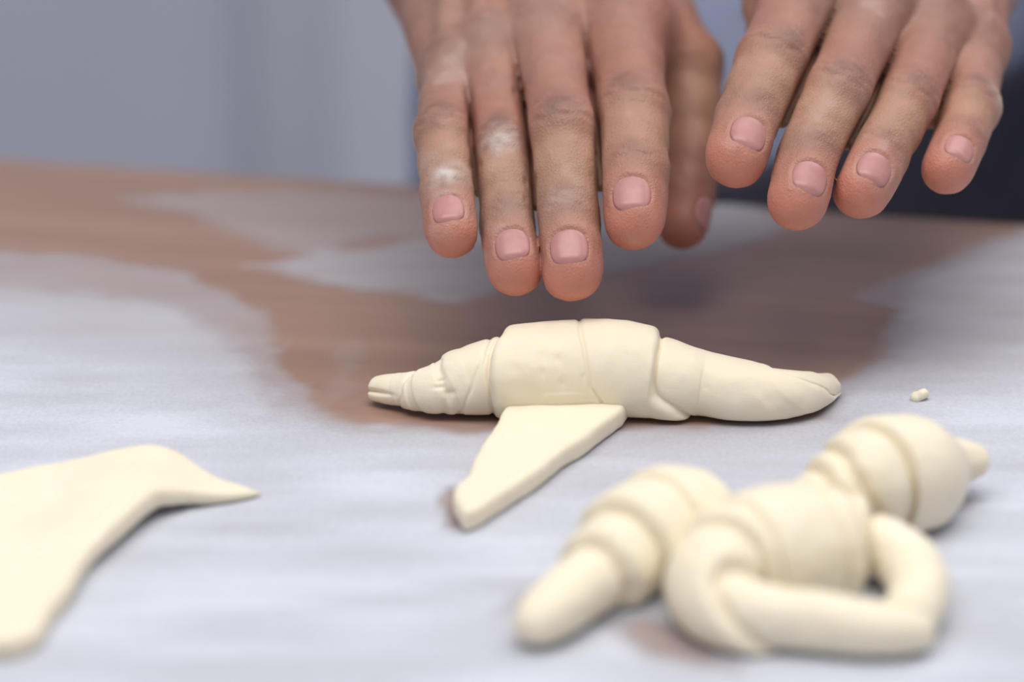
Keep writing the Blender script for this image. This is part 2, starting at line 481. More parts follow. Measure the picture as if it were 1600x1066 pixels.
def tube(ctrl, nS, nA, wraps, noise_amt=0.0005, seed=0, blunt=1.0, extra=None):
    """ctrl: rows (x, y, z, r). wraps: dict(lo, hi, h, lip, slant, phase): layers of dough rolled round the core"""
    Q, _ = catmull(ctrl, nS * 3)
    kw = max(3, int(len(Q) * 0.022)) | 1
    pad = kw // 2
    for _ in range(2):
        E0 = 2 * Q[0] - Q[pad:0:-1]; E1 = 2 * Q[-1] - Q[-2:-pad - 2:-1]
        X = np.vstack([E0, Q, E1])
        Q = np.stack([np.convolve(X[:, k], np.ones(kw) / kw, 'valid') for k in range(4)], 1)
    Q[:, 3] = np.maximum(Q[:, 3], 0.001)
    L = np.concatenate([[0], np.cumsum(np.linalg.norm(np.diff(Q[:, :3], axis=0), axis=1))])
    cl = L[np.minimum((np.arange(len(ctrl)) * (nS * 3 - 1) / (len(ctrl) - 1)).astype(int), nS * 3 - 1)]
    s = np.linspace(0, L[-1], nS)
    Q = np.stack([np.interp(s, L, Q[:, k]) for k in range(4)], 1)
    T = np.gradient(Q[:, :3], axis=0); T /= np.linalg.norm(T, axis=1)[:, None]
    Z = np.array([0, 0, 1.0])
    side = np.cross(T, Z); side /= np.linalg.norm(side, axis=1)[:, None]
    upn = np.cross(side, T)
    phi = np.linspace(0, 2 * math.pi, nA, endpoint=False)
    SS = np.repeat(s[:, None], nA, 1); PH = np.repeat(phi[None], nS, 0)
    R = np.repeat(Q[:, 3][:, None], nA, 1).copy()
    for w in wraps:
        lo = w.get('lo', -9); hi = w.get('hi', 9)
        if 'lo_i' in w: lo = np.interp(w['lo_i'], np.arange(len(ctrl)), cl) / L[-1]
        if 'hi_i' in w: hi = np.interp(w['hi_i'], np.arange(len(ctrl)), cl) / L[-1]
        lo = lo(PH) if callable(lo) else lo * L[-1] + w.get('slant_lo', w.get('slant', 0)) * np.sin(PH + w.get('phase', 0))
        hi = hi(PH) if callable(hi) else hi * L[-1] + w.get('slant', 0) * np.sin(PH + w.get('phase', 0) + w.get('dphase', 0))
        lip = w.get('lip', 0.0022)
        wv = 0.0004 * np.sin(PH * 3 + seed) + 0.00012 * np.sin(PH * 9 + 2 * seed)
        d = np.minimum(SS - lo + wv, (hi - SS + wv) * lip / w.get('lip_hi', lip))
        far = 1.0
        if 'lip_lo' in w:
            d = hi - SS + wv; far = sstep(0, 1, (SS - lo) / w['lip_lo'])
        x = np.clip(d / lip, 0, 1)
        R += far * w['h'] * np.sqrt(np.maximum(0, 1 - (1 - x) ** 2)) - far * w.get('groove', 0.0005) * np.exp(-((d + 0.0005) / 0.0007) ** 2)
    if extra is not None:
        R += extra(SS / L[-1], PH, SS)
    # rounded ends
    for dd, r in ((SS, Q[0, 3]), (L[-1] - SS, Q[-1, 3])):
        c = np.clip(dd / (r * blunt), 0, 1)
        R *= np.sqrt(np.maximum(1 - (1 - c) ** 2, 0.0004))
    P = Q[:, None, :3] + R[..., None] * (np.cos(PH)[..., None] * side[:, None] + np.sin(PH)[..., None] * upn[:, None])
    Pf = P.reshape(-1, 3)
    nd = noise_amt * (vnoise(Pf, 130, seed + 1) + 0.5 * vnoise(Pf, 330, seed + 2) + 1.2 * vnoise(Pf, 50, seed + 3))
    dirn = (np.cos(PH)[..., None] * side[:, None] + np.sin(PH)[..., None] * upn[:, None]).reshape(-1, 3)
    Pf = Pf + nd[:, None] * dirn
    zmin = TZ + 0.0004
    z = Pf[:, 2] - zmin
    Pf[:, 2] = zmin + np.where(z < 0.003, 0.003 * np.exp(np.minimum(z - 0.003, 0) / 0.003), z)
    i = np.arange(nS * nA).reshape(nS, nA)
    F = np.stack([i[:-1], np.roll(i[:-1], -1, 1), np.roll(i[1:], -1, 1), i[1:]], -1).reshape(-1, 4)
    V = np.vstack([Pf, Pf[:nA].mean(0)[None], Pf[-nA:].mean(0)[None]])
    n0 = nS * nA
    a = np.arange(nA)
    capA = np.stack([np.full(nA, n0), np.roll(a, -1), a, a], 1)
    capB = np.stack([np.full(nA, n0 + 1), n0 - nA + a, n0 - nA + np.roll(a, -1), n0 - nA + np.roll(a, -1)], 1)
    fl = [tuple(f) for f in F] + [(int(c[0]), int(c[1]), int(c[2])) for c in capA] + [(int(c[0]), int(c[1]), int(c[2])) for c in capB]
    return V, fl

def ctrl_from_px(rows, lift=0.96):
    out = []
    for r in rows:
        p, rad = ball(r[0], r[1], r[2], r[3] if len(r) > 3 else lift)
        out.append([*p, rad])
    return out

# --- the croissant being rolled, in focus
prof = [(582, 611, 17), (600, 611, 22), (640, 613, 28), (680, 612, 37), (720, 601, 47), (765, 594, 53), (800, 590, 57),
        (850, 585, 60), (910, 582, 61), (970, 583, 60), (1025, 590, 55), (1060, 598, 51), (1100, 604, 45), (1150, 613, 43),
        (1200, 619, 38), (1240, 618, 33), (1270, 612, 25), (1287, 606, 18), (1296, 602, 14)]
mc = np.array(ctrl_from_px(prof))
plen = np.concatenate([[0], np.cumsum(np.linalg.norm(np.diff(mc[:, :3], axis=0), axis=1))])
px_of = np.array([p[0] for p in prof], float)
def s_at(px): return np.interp(px, px_of, plen)
def edge(pts):
    """pts: (v, px) with v = height on the roll (-1 bottom .. 1 top)"""
    vs = np.array([p[0] for p in pts]); xs = np.array([p[1] for p in pts])
    return lambda PH: s_at(np.interp(np.sin(PH - 0.38), vs, xs))
def tex(u, PH, SS):
    px = np.interp(SS, plen, px_of)
    v = np.sin(PH)
    k = 0.0
    # twist lines towards the right tip
    tw = np.sin((px - 1180) * 0.055 + 2.2 * v)
    k = k - 0.0005 * sstep(1150, 1230, px) * sstep(0.55, 1.0, tw)
    # ridges of the stretched left half
    tw2 = np.sin((px - 690) * 0.16 + 1.2 * v)
    k = k - 0.00045 * sstep(0.3, 1, tw2) * sstep(610, 640, px) * sstep(745, 700, px)
    # split at the left tip
    k = k - 0.0016 * np.exp(-((v - 0.35 + (px - 580) * 0.004) / 0.14) ** 2) * sstep(640, 590, px) * (np.cos(PH) > -0.2)
    # folded skin of the middle wrap
    P = np.stack([SS * 0.8 + PH * 0.0072, PH * 0.0096 - SS * 0.6, SS * 0.3], -1)
    k = k + 0.00035 * vnoise(P, 190, 41) * sstep(775, 800, px) * sstep(925, 880, px)
    vv = np.sin(PH - 0.38)
    for (qx, qv, sx, dep) in ((690, 0.1, 5, .0009), (700, -0.15, 6, .0011), (694, 0.35, 4, .0007), (864, 0.25, 7, .0006), (845, 0.3, 9, .0005), (838, 0.02, 6, .0005),
                              (868, -0.2, 6, .0006), (800, 0.15, 8, .0004), (905, -0.1, 4, .0004), (1120, 0.0, 4, .0002), (790, -0.6, 10, .0006), (820, -0.35, 12, .0005)):
        k = k - 0.6 * dep * np.exp(-((px - qx) / sx) ** 2 - ((vv - qv) / (sx * 0.016)) ** 2) * (np.cos(PH - 0.38) > 0)
    return k
wr = [dict(lo=edge([(-1, 768), (-0.6, 763), (0.0, 764), (0.5, 774), (1, 792)]),
           hi=edge([(-1, 1085), (-0.75, 1068), (-0.4, 1048), (0.0, 1036), (0.5, 1027), (1, 1022)]), h=0.0023, lip=0.0026, groove=0.0008),
      dict(lo=edge([(-1, 960), (-0.55, 938), (-0.3, 918), (0.3, 913), (1, 908)]), hi=9, h=0.0, lip=0.002, groove=0.0007),
      dict(lo=edge([(-1, 690), (0.0, 696), (1, 702)]), hi=edge([(-1, 1500), (1, 1500)]), h=0.0006, lip=0.003, groove=0.0005),
      dict(lo=edge([(-1, 700), (0, 740), (0.6, 764), (1, 775)]), hi=9, h=0.0002, lip=0.003, groove=0.0004),
      dict(lo=edge([(-1, 635), (1, 655)]), hi=9, h=0.0004, lip=0.003, groove=0.0004),
      dict(lo=-9, hi=edge([(-1, 1320), (-0.5, 1278), (0, 1262), (0.5, 1240), (1, 1200)]), h=0.0007, lip=0.004, groove=0.0006),
      ]
wr[1]['hi'] = lambda PH: 9.0 + 0 * PH
for w in wr:
    if w.get('hi') == 9: w['hi'] = lambda PH: 9.0 + 0 * PH
    if w.get('lo') == -9: w['lo'] = lambda PH: -9.0 + 0 * PH
root = bpy.data.objects.new('croissant', None); C.objects.link(root)
V, F = tube(mc, 620, 220, wr, 0.00022, 11, 0.7, tex)
base = np.array([mc[9][0], mc[9][1], TZ])
root.location = base
o = mesh_obj('rolled_dough', V - base, F, M_DOUGH, root)
tag(root, 'half rolled raw croissant with its flat dough tail still unrolled', 'croissant', 'raw croissants on the bench')

def slab(outline, th0, rnd, hfun=None, thfun=None, h=0.0009, seed=0, noise_amt=0.0004):
    poly = np.asarray(outline)
    lo = np.array([*(poly.min(0) - 0.006), TZ - 0.004]); hi = np.array([*(poly.max(0) + 0.006), TZ + th0 + 0.02])
    def fn(P):
        d2 = -poly_sd(P[:, :2], poly) + 0.0012 * vnoise(P * [1, 1, 0], 90, seed + 4)
        z0 = hfun(P[:, :2]) if hfun else 0
        th = th0 * (thfun(P[:, :2]) if thfun else 1)
        dz = np.abs(P[:, 2] - TZ - z0 - th / 2 - 0.0003) - th / 2
        q0 = np.maximum(d2 + rnd, 0); q1 = np.maximum(dz + rnd, 0)
        d = np.sqrt(q0 ** 2 + q1 ** 2) + np.minimum(np.maximum(d2, dz) + rnd, 0) - rnd
        return d + noise_amt * (vnoise(P, 90, seed) + 0.5 * vnoise(P, 240, seed + 1))
    return isosurface(fn, lo, hi, h)

tail = tp((806, 640), (780, 690), (740, 750), (715, 790), (712, 812), (728, 834), (752, 826), (800, 800), (860, 752), (920, 712), (975, 672), (985, 640), (960, 600), (830, 600))
V, F = slab(tail, 0.0066, 0.0018, seed=21, h=0.0007, noise_amt=0.0003)
o = mesh_obj('dough_tail', V - base, F, M_DOUGH, root)
o['label'] = 'flat tapering end of the dough triangle'

# --- finished croissants in the foreground
def croissant(rows, wraps, label, seed, lift=0.96, nS=420, nA=150, noise_amt=0.0003, blunt=0.8):
    cr = np.array(ctrl_from_px(rows, lift))
    V, F = tube(cr, nS, nA, wraps, noise_amt, seed, blunt)
    b = np.array([cr[len(cr) // 2][0], cr[len(cr) // 2][1], TZ])
    o = mesh_obj('croissant', V - b, F, M_DOUGH)
    o.location = b
    return tag(o, label, 'croissant', 'raw croissants on the bench')

croissant([(815, 998, 27), (850, 965, 45), (890, 930, 52), (930, 905, 54), (970, 875, 54), (1010, 850, 56), (1050, 832, 56), (1085, 822, 52), (1115, 820, 44), (1145, 826, 34), (1165, 836, 24)],
          [dict(lo_i=3.1, hi_i=8.2, h=0.0036, lip=0.0026, groove=0.0016), dict(lo_i=4.2, hi_i=7.4, h=0.0034, lip=0.0026, groove=0.0016), dict(lo_i=5.6, hi_i=6.6, h=0.0012, lip=0.0026, groove=0.0010)],
          'raw croissant pointing its thick tip at the lower left, behind the ring-shaped one', 31)
croissant([(1545, 722, 18, 3.3), (1515, 720, 32, 2.0), (1478, 724, 42, 1.6), (1445, 736, 48, 1.5), (1410, 744, 52, 1.5), (1375, 748, 54, 1.5), (1345, 760, 56, 1.45), (1315, 776, 56, 1.25), (1285, 790, 56, 1.1), (1255, 806, 50), (1232, 820, 40), (1215, 830, 26)],
          [dict(lo_i=1.5, hi_i=7.7, h=0.0026, lip=0.0026, lip_lo=0.019, groove=0.0016), dict(lo_i=1.5, hi_i=6.4, h=0.0024, lip=0.0026, lip_lo=0.019, groove=0.0016), dict(lo_i=1.5, hi_i=5.3, h=0.0025, lip=0.0026, lip_lo=0.019, groove=0.0016)],
          'ridged raw croissant at the far right with its thin tip pointing right', 32)
croissant([(1455, 990, 28), (1410, 988, 40), (1350, 982, 46), (1270, 972, 49), (1195, 962, 52), (1140, 945, 55), (1118, 915, 58), (1150, 885, 62), (1210, 868, 63), (1275, 858, 60), (1340, 852, 56), (1395, 864, 52), (1428, 895, 50), (1436, 940, 47), (1405, 978, 42)],
          [dict(lo_i=4.35, hi_i=10.2, h=0.0036, slant_lo=0.008, lip=0.0026, groove=0.0016), dict(lo_i=6.5, hi_i=9.7, h=0.0022, slant_lo=0.002, lip=0.0026, groove=0.0014), dict(lo_i=7.3, hi_i=9.0, h=0.0010, lip=0.0026, groove=0.0010)],
          'raw croissant curled into a closed ring, nearest to the camera', 33, nS=560)

# --- flat dough triangle at the left
sheet = tp((-260, 800), (-100, 782), (0, 776), (130, 757), (235, 746), (300, 754), (345, 766), (424, 777), (423, 781), (360, 790), (300, 800), (255, 816), (215, 842), (180, 872), (145, 905), (112, 942), (85, 985), (62, 1020), (30, 1034), (-10, 1036), (-60, 1025), (-200, 960), (-330, 880))
rp = on_plane(235, 760, TZ)[0][:2]; rq = on_plane(170, 850, TZ)[0][:2]; tipp = on_plane(418, 778, TZ)[0][:2]
def sheet_h(P):
    d = rq - rp; t = np.clip(((P - rp) @ d) / (d @ d), 0, 1)
    dist = np.linalg.norm(P - rp - t[:, None] * d, axis=1)
    hgt = 0.0048 * np.exp(-(dist / 0.016) ** 2) * (1 - 0.75 * t)
    k = np.clip(np.linalg.norm(P - tipp, axis=1) / 0.03, 0, 1)
    return hgt * sstep(0.2, 1, k) + 0.0012 * vnoise(np.concatenate([P, 0 * P[:, :1]], 1), 30, 77)
V, F = slab(sheet, 0.0068, 0.0022, sheet_h, lambda P: 0.45 + 0.55 * sstep(0.0, 0.035, np.linalg.norm(P - tipp, axis=1)), h=0.0010, seed=51)
b = np.array([V[:, 0].mean(), V[:, 1].mean(), TZ])
o = mesh_obj('dough_triangle', V - b, F, M_DOUGH); o.location = b
tag(o, 'flat triangle of raw dough with a pinched corner, cut by the left edge', 'dough')

# --- crumb of dough
c0, _ = on_plane(1438, 619, TZ + 0.0016)
def crumb(P):
    d = seg(P, c0 + [-0.0012, 0, -0.0004], c0 + [0.0012, 0.0004, 0.0005], 0.0017, 0.0014)
    d = smin(d, seg(P, c0 + [0.0004, -0.0006, 0.0008], c0 + [0.001, 0, 0.001], 0.001, 0.001), 0.0008)
    return d + 0.0002 * vnoise(P, 700, 3)
V, F = isosurface(crumb, c0 - 0.005, c0 + 0.005, 0.00025)
b = np.array([c0[0], c0[1], TZ])
o = mesh_obj('dough_crumb', V - b, F, M_DOUGH); o.location = b
tag(o, 'tiny crumb of dough lying alone on the floured bench', 'crumb')

# ------------------------------------------------------------------ the baker
def px_r(r, d): return r * d / FPX

HAND_R = dict(
    fingers=[  # index, middle, ring, little: MCP, PIP, DIP, tip centre as (px, py, depth, radius px)
        [(975, 35, .764, 58), (986, 178, .728, 60), (990, 268, .711, 54), (990, 343, .700, 47)],
        [(852, 55, .760, 56), (879, 208, .722, 59), (886, 338, .706, 53), (893, 424, .695, 47)],
        [(764, 85, .760, 52), (787, 232, .724, 50), (795, 342, .709, 47), (806, 418, .698, 43)],
        [(706, 118, .758, 44), (693, 210, .727, 45), (701, 302, .712, 43), (706, 362, .702, 40)]],
    thumb=[(955, -40, .825, 62), (1074, 100, .796, 54), (1082, 245, .782, 46), (1066, 350, .772, 40)],
    wrist=(752, -85, .828), elbow=(350, -480, .99), side=1, web=(0.40, 0.46, 0.60), fill=(0.7, 0.7, 0.6))
HAND_L = dict(
    fingers=[
        [(1270, -40, .760, 60), (1207, 98, .725, 58), (1170, 187, .709, 51), (1151, 246, .698, 46)],
        [(1368, 8, .755, 60), (1306, 150, .719, 57), (1264, 242, .705, 51), (1247, 314, .693, 45)],
        [(1460, 45, .758, 54), (1414, 163, .725, 51), (1371, 240, .710, 48), (1346, 297, .700, 44)],
        [(1522, 75, .764, 46), (1513, 170, .736, 47), (1498, 220, .722, 41), (1481, 263, .712, 38)]],
    thumb=[(1335, -115, .815, 60), (1205, -38, .795, 52), (1215, 60, .772, 44), (1258, 118, .76, 38)],
    wrist=(1452, -95, .828), elbow=(1850, -420, .99), side=-1, web=(0.50, 0.58, 0.75), fill=(0.55, 0.6, 0.05))

def hand_geometry(H):
    g = {}
    fs = []
    for f in H['fingers']:
        J = np.array([pt(a, b, d) for a, b, d, r in f]); R = np.array([px_r(r, d) for a, b, d, r in f])
        fs.append((J, R))
    T = np.array([pt(a, b, d) for a, b, d, r in H['thumb']]); TR = np.array([px_r(r, d) for a, b, d, r in H['thumb']])
    lat = (fs[0][0][0] - fs[3][0][0]) * H['side']; lat /= np.linalg.norm(lat)
    g.update(fs=fs, T=T, TR=TR, lat=lat, W=pt(*H['wrist']), E=pt(*H['elbow']), side=H['side'], web=H['web'], fill=H['fill'])
    g['dors'] = []
    for J, R in fs:
        ds = []
        for k in range(3):
            ax = J[k + 1] - J[k]; ax /= np.linalg.norm(ax)
            n = np.cross(ax, lat); n /= np.linalg.norm(n); ds.append((ax, n, np.cross(n, ax)))
        g['dors'].append(ds)
    # thumb dorsal side: away from the palm
    tds = []
    for k in range(3):
        ax = T[k + 1] - T[k]; ax /= np.linalg.norm(ax)
        ref = np.array([H['side'] * 0.85, -0.25, 0.4])
        n = ref - (ref @ ax) * ax; n /= np.linalg.norm(n); tds.append((ax, n, np.cross(n, ax)))
    g['tdors'] = tds
    mc = fs[1][0][0] - g['W']; mc /= np.linalg.norm(mc)
    n = np.cross(mc, lat); g['back'] = n / np.linalg.norm(n)
    return g

NAIL_HALF = 0.65      # half angle of the nail plate (radians)
def nail_rho(P, J, R, fr, thumb=False):
    ax, n, sd = fr
    q = P - J[3]
    v = q @ ax; up = q @ n; sx = q @ sd
    a = np.arctan2(sx, up)
    r = R[3]
    L0, L1 = -0.98 * r, 0.38 * r
    vc = (L0 + L1) / 2; vh = (L1 - L0) / 2
    rho = (np.abs(a / NAIL_HALF) ** 2.5 + np.abs((v - vc) / vh) ** 2.5) ** (1 / 2.5)
    return rho, v, a, up

def finger_sdf(P, J, R, frames):
    d = None
    chain = []
    for k in range(3):
        a, b = J[k], J[k + 1]; ra, rb = R[k], R[k + 1]
        m = (a + b) / 2; rm = (ra + rb) / 2 * (0.945 if k < 2 else 0.985)
        chain += [(a, m, ra, rm), (m, b, rm, rb)]
    for a, b, ra, rb in chain:
        e = seg(P, a, b, ra, rb)
        d = e if d is None else smin(d, e, 0.003)
    # pad of the finger end
    ax, n, sd = frames[2]
    d = smin(d, np.linalg.norm(P - (J[3] - n * R[3] * 0.16 - ax * R[3] * 0.25), axis=1) - R[3] * 0.98, 0.003)
    # knuckle folds
    for k, amp, offs in ((1, 0.00055, (-0.0045, -0.002, 0.0006, 0.0034)), (2, 0.00042, (-0.0022, 0.0004, 0.0026))):
        ax0, n0, s0 = frames[k - 1]; ax1, n1, s1 = frames[k]
        axm = ax0 + ax1; axm /= np.linalg.norm(axm); nm = n0 + n1; nm /= np.linalg.norm(nm)
        qv = P - J[k]; t = qv @ axm; up = qv @ nm; sx = qv @ s1
        dm = sstep(0.15, 0.75, up / R[k])
        near = (np.abs(t) < 0.02)
        g = 0
        for i, of in enumerate(offs):
            bend = of + 0.10 * np.sign(of + 1e-9) * -(sx ** 2) / R[k] + 0.0005 * np.sin(sx * 900 + i * 2.1)
            g = g + np.exp(-((t - bend) / 0.00065) ** 2)
        bulge = np.exp(-(t / 0.0055) ** 2) * 0.0007 if k == 1 else 0
        d = d + near * dm * (amp * g - bulge)
    # nail bed and nail fold
    rho, v, a, up = nail_rho(P, J, R, frames[2])
    m = (up > 0)
    fold = np.exp(-((rho - 1.17) / 0.13) ** 2) * sstep(0.35, -0.1, v / R[3])
    d = d + m * (0.00045 * sstep(1.06, 0.94, rho) * sstep(0.34, -0.25, v / R[3]) - 0.0004 * fold)
    return d

def hand_sdf(g):
    lat, W, E = g['lat'], g['W'], g['E']
    fs = g['fs']
    def fn(P):
        back = g['back']
        # palm: four metacarpals
        palm = None
        offs = [0.016, 0.006, -0.006, -0.016]
        for (J, R), of in zip(fs, offs):
            wp = W + lat * of * g['side'] - back * 0.004
            mcp = J[0] - back * 0.002
            e = seg(P, wp, mcp, 0.0165, R[0] * 1.02)
            palm = e if palm is None else smin(palm, e, 0.008)
        # flesh on the palm side
        for (J, R), of in zip(fs, offs):
            wp = W + lat * of * g['side'] - back * 0.010
            palm = smin(palm, seg(P, wp, J[0] - back * 0.010, 0.015, R[0] * 0.9), 0.010)
        # knuckles and tendons
        for (J, R), of in zip(fs, offs):
            palm = smin(palm, np.linalg.norm(P - (J[0] + back * 0.0022), axis=1) - R[0] * 0.93, 0.007)
            wp = W + lat * of * 0.6 * g['side'] + back * 0.013
            palm = smin(palm, seg(P, wp, J[0] + back * (R[0] * 0.92), 0.0018, 0.0022), 0.006)
        # wrist and forearm, two bones side by side
        ea = E - W; ea = ea / np.linalg.norm(ea)
        w2 = lat - (lat @ ea) * ea; w2 /= np.linalg.norm(w2)
        F1 = W + 0.62 * (E - W)
        fa = smin(seg(P, W + w2 * 0.010, F1 + w2 * 0.013, 0.0195, 0.030), seg(P, W - w2 * 0.010, F1 - w2 * 0.013, 0.0195, 0.030), 0.012)
        palm = smin(palm, fa, 0.018)
        # thumb
        T, TR = g['T'], g['TR']
        td = None
        for k in range(3):
            a, b = T[k], T[k + 1]; ra, rb = TR[k], TR[k + 1]
            m = (a + b) / 2; rm = (ra + rb) / 2 * 0.96
            for s in (seg(P, a, m, ra, rm), seg(P, m, b, rm, rb)):
                td = s if td is None else smin(td, s, 0.004)
        rho, v, aa, up = nail_rho(P, T, TR, g['tdors'][2])
        fold = np.exp(-((rho - 1.17) / 0.13) ** 2) * sstep(0.35, -0.1, v / TR[3])
        td = td + (up > 0) * (0.0007 * sstep(1.06, 0.94, rho) - 0.0004 * fold)
        d = smin(palm, td, 0.012)
        # skin between thumb and forefinger
        web = seg(P, (T[0] + T[1]) / 2, (fs[0][0][0] + fs[0][0][1] * 0.0) , 0.012, 0.010)
        d = smin(d, web, 0.014)
        # skin between the fingers
        for i in range(3):
            (Ja, Ra), (Jb, Rb) = fs[i], fs[i + 1]
            wa = g['web'][i]
            d = smin(d, seg(P, Ja[0] + wa * (Ja[1] - Ja[0]) - back * 0.003, Jb[0] + (wa + 0.04) * (Jb[1] - Jb[0]) - back * 0.003, 0.0062, 0.0062), 0.008)
        palm_all = d
        fq = []; fu = []
        for (J, R), fr in zip(fs, g['dors']):
            cen = (J[0] + J[3]) / 2; rad = np.linalg.norm(J[0] - J[3]) / 2 + 0.035
            near = ((P - cen) ** 2).sum(1) < rad * rad
            q = np.full(len(P), 0.05); up = np.zeros(len(P))
            if near.any():
                Pn = P[near]
                sd3 = np.stack([seg(Pn, J[k], J[k + 1], R[k], R[k + 1]) for k in range(3)])
                k3 = sd3.argmin(0)
                ups = np.stack([(Pn - J[k]) @ fr[k][1] for k in range(3)])
                q[near] = sd3.min(0); up[near] = np.take_along_axis(ups, k3[None], 0)[0] / R[1]
            fq.append(q.copy()); fu.append(up)
            m = q < 0.005
            if m.any(): q[m] = finger_sdf(P[m], J, R, fr)
            d = np.minimum(d, smin(q, palm_all, 0.0065))
        # creases where neighbouring fingers meet
        for i in range(3):
            m = (np.maximum(fq[i], fq[i + 1]) < 0.006) & (np.abs(d) < 0.012)
            if not m.any(): continue
            (Ja, Ra), (Jb, Rb) = fs[i], fs[i + 1]
            a0 = (Ja[0] + Jb[0]) / 2; a1 = (Ja[1] + Jb[1]) / 2 - a0
            t = ((P[m] - a0) @ a1) / (a1 @ a1)
            w = sstep(g['web'][i] - 0.25, g['web'][i] + 0.15, t)
            dep = sstep(-0.75, -0.15, (fu[i][m] + fu[i + 1][m]) / 2)
            b0 = (Ja[1] + Jb[1]) / 2; b1 = (Ja[3] + Jb[3]) / 2 - b0
            tip = sstep(0.45, 0.95, ((P[m] - b0) @ b1) / (b1 @ b1))
            d[m] += 0.0045 * w * dep * (1 - 0.75 * tip) * np.exp(-((fq[i][m] - fq[i + 1][m]) / 0.0014) ** 2)
            n = g['dors'][i][1][1] * 0.5 + g['dors'][i + 1][1][1] * 0.5
            mids = [(Ja[k] + Jb[k]) / 2 - n * 0.62 * (Ra[k] + Rb[k]) / 2 for k in range(3)]
            if not m.any(): continue
            d[m] = smin(d[m], np.minimum(seg(P[m], mids[0], mids[1], 0.003, 0.0028), seg(P[m], mids[1], mids[1] + g['fill'][i] * (mids[2] - mids[1]), 0.0028, 0.0018)), 0.001)
        m = np.abs(d) < 0.003
        if m.any(): d[m] += 0.00022 * vnoise(P[m], 160, 8) + 0.00014 * vnoise(P[m], 420, 9)
        return d
    return fn

def hand_tone(g, V):
    N = len(V)
    base = np.array([0.39, 0.20, 0.152])
    col = np.tile(base, (N, 1))
    n1 = vnoise(V, 70, 15)[:, None]; n2 = vnoise(V, 30, 16)[:, None]
    col = col * (1 + 0.10 * n1) + np.array([0.05, -0.01, -0.01]) * n2
    def mix(c, w):
        nonlocal col
        w = np.clip(w, 0, 1)[:, None]
        col = col * (1 - w) + np.array(c) * w
    allf = [(J, R, fr) for (J, R), fr in zip(g['fs'], g['dors'])] + [(g['T'], g['TR'], g['tdors'])]
    owner = np.argmin(np.stack([np.minimum(np.minimum(seg(V, J[0], J[1], R[0], R[1]), seg(V, J[1], J[2], R[1], R[2])), seg(V, J[2], J[3], R[2], R[3])) for J, R, _ in allf]), 0)
    fdist = seg(V, g['T'][1], g['T'][3], g['TR'][1], g['TR'][3])
    for i, (J, R, fr) in enumerate(allf):
        own = (owner == i)
        if i == 4: mix((0.36, 0.155, 0.11), own * 0.7 * sstep(0.010, 0.0, fdist))  # redder palm-side skin, with shade under the hand painted into the tone
        # warmer, yellower middle joints
        t2 = (V - J[1]) @ fr[1][0]; Lm = np.linalg.norm(J[2] - J[1])
        mix((0.52, 0.31, 0.205), own * 0.55 * np.exp(-((t2 / Lm - 0.55) / 0.5) ** 2))
        # darker knuckle skin
        if i < 4:
            for k, w, sg in ((1, 0.62, 0.0062), (2, 0.35, 0.004), (0, 0.42, 0.008)):
                n = fr[max(k - 1, 0)][1]
                q = V - (J[k] + n * R[k])
                mix((0.17, 0.09, 0.07), own * w * 1.2 * np.exp(-(np.linalg.norm(q, axis=1) / sg) ** 2) * (0.75 + 0.5 * vnoise(V, 260, 70 + i)))
        # rosy finger ends, darker on the thumb with its painted shade
        ax, n, sd = fr[2]
        q = V - J[3]; v = q @ ax / R[3]; up = q @ n / R[3]
        w = sstep(-0.8, 0.75, v - 0.55 * up) * sstep(-2.2, -0.8, v)
        mix((0.76, 0.255, 0.165) if i < 4 else (0.45, 0.17, 0.11), own * w * 0.85)
        mix((0.60, 0.265, 0.20), own * 0.5 * sstep(-1.9, -0.6, v))
        # palm side of the fingers
        # thin flour left on the skin
    fl = np.clip(vnoise(V, 55, 33) * 0.6 + vnoise(V, 260, 34) * 0.5 - 0.34, 0, 1) * 0.4
    if g['side'] == 1: fl *= 1.4
    mix((0.66, 0.54, 0.49), np.minimum(fl, 0.22) * (owner < 4))
    mix((0.78, 0.74, 0.72), sum(0.75 * np.exp(-(np.linalg.norm(V - p, axis=1) / s) ** 2) for p, s in g.get('dust', [])) * (0.6 + 0.6 * vnoise(V, 500, 61)) if g.get('dust') else np.zeros(N))
    return np.concatenate([np.clip(col, 0.02, 1), np.ones((N, 1))], 1)

gR = hand_geometry(HAND_R); gL = hand_geometry(HAND_L)
# patches of flour on the knuckles: right ring finger, little finger edge of the left hand
gR['dust'] = [(gR['fs'][2][0][1] + gR['dors'][2][1][1] * gR['fs'][2][1][1] + gR['dors'][2][1][0] * 0.004, 0.0045), (gR['fs'][3][0][2] + gR['dors'][3][1][1] * 0.008, 0.004)]
gL['dust'] = [(gL['fs'][3][0][1] + gL['dors'][3][1][1] * 0.004 + np.array([0.008, 0, 0]), 0.0045)]

VV = []; FF = []; TT = []; off = 0
for g in (gR, gL):
    pts_all = np.vstack([J for J, R in g['fs']] + [g['T'], g['W'][None], (g['W'] + 0.62 * (g['E'] - g['W']))[None]])
    V, F = isosurface(hand_sdf(g), pts_all.min(0) - 0.05, pts_all.max(0) + 0.05, 0.0008)
    VV.append(V); FF.append(F + off); TT.append(hand_tone(g, V)); off += len(V)

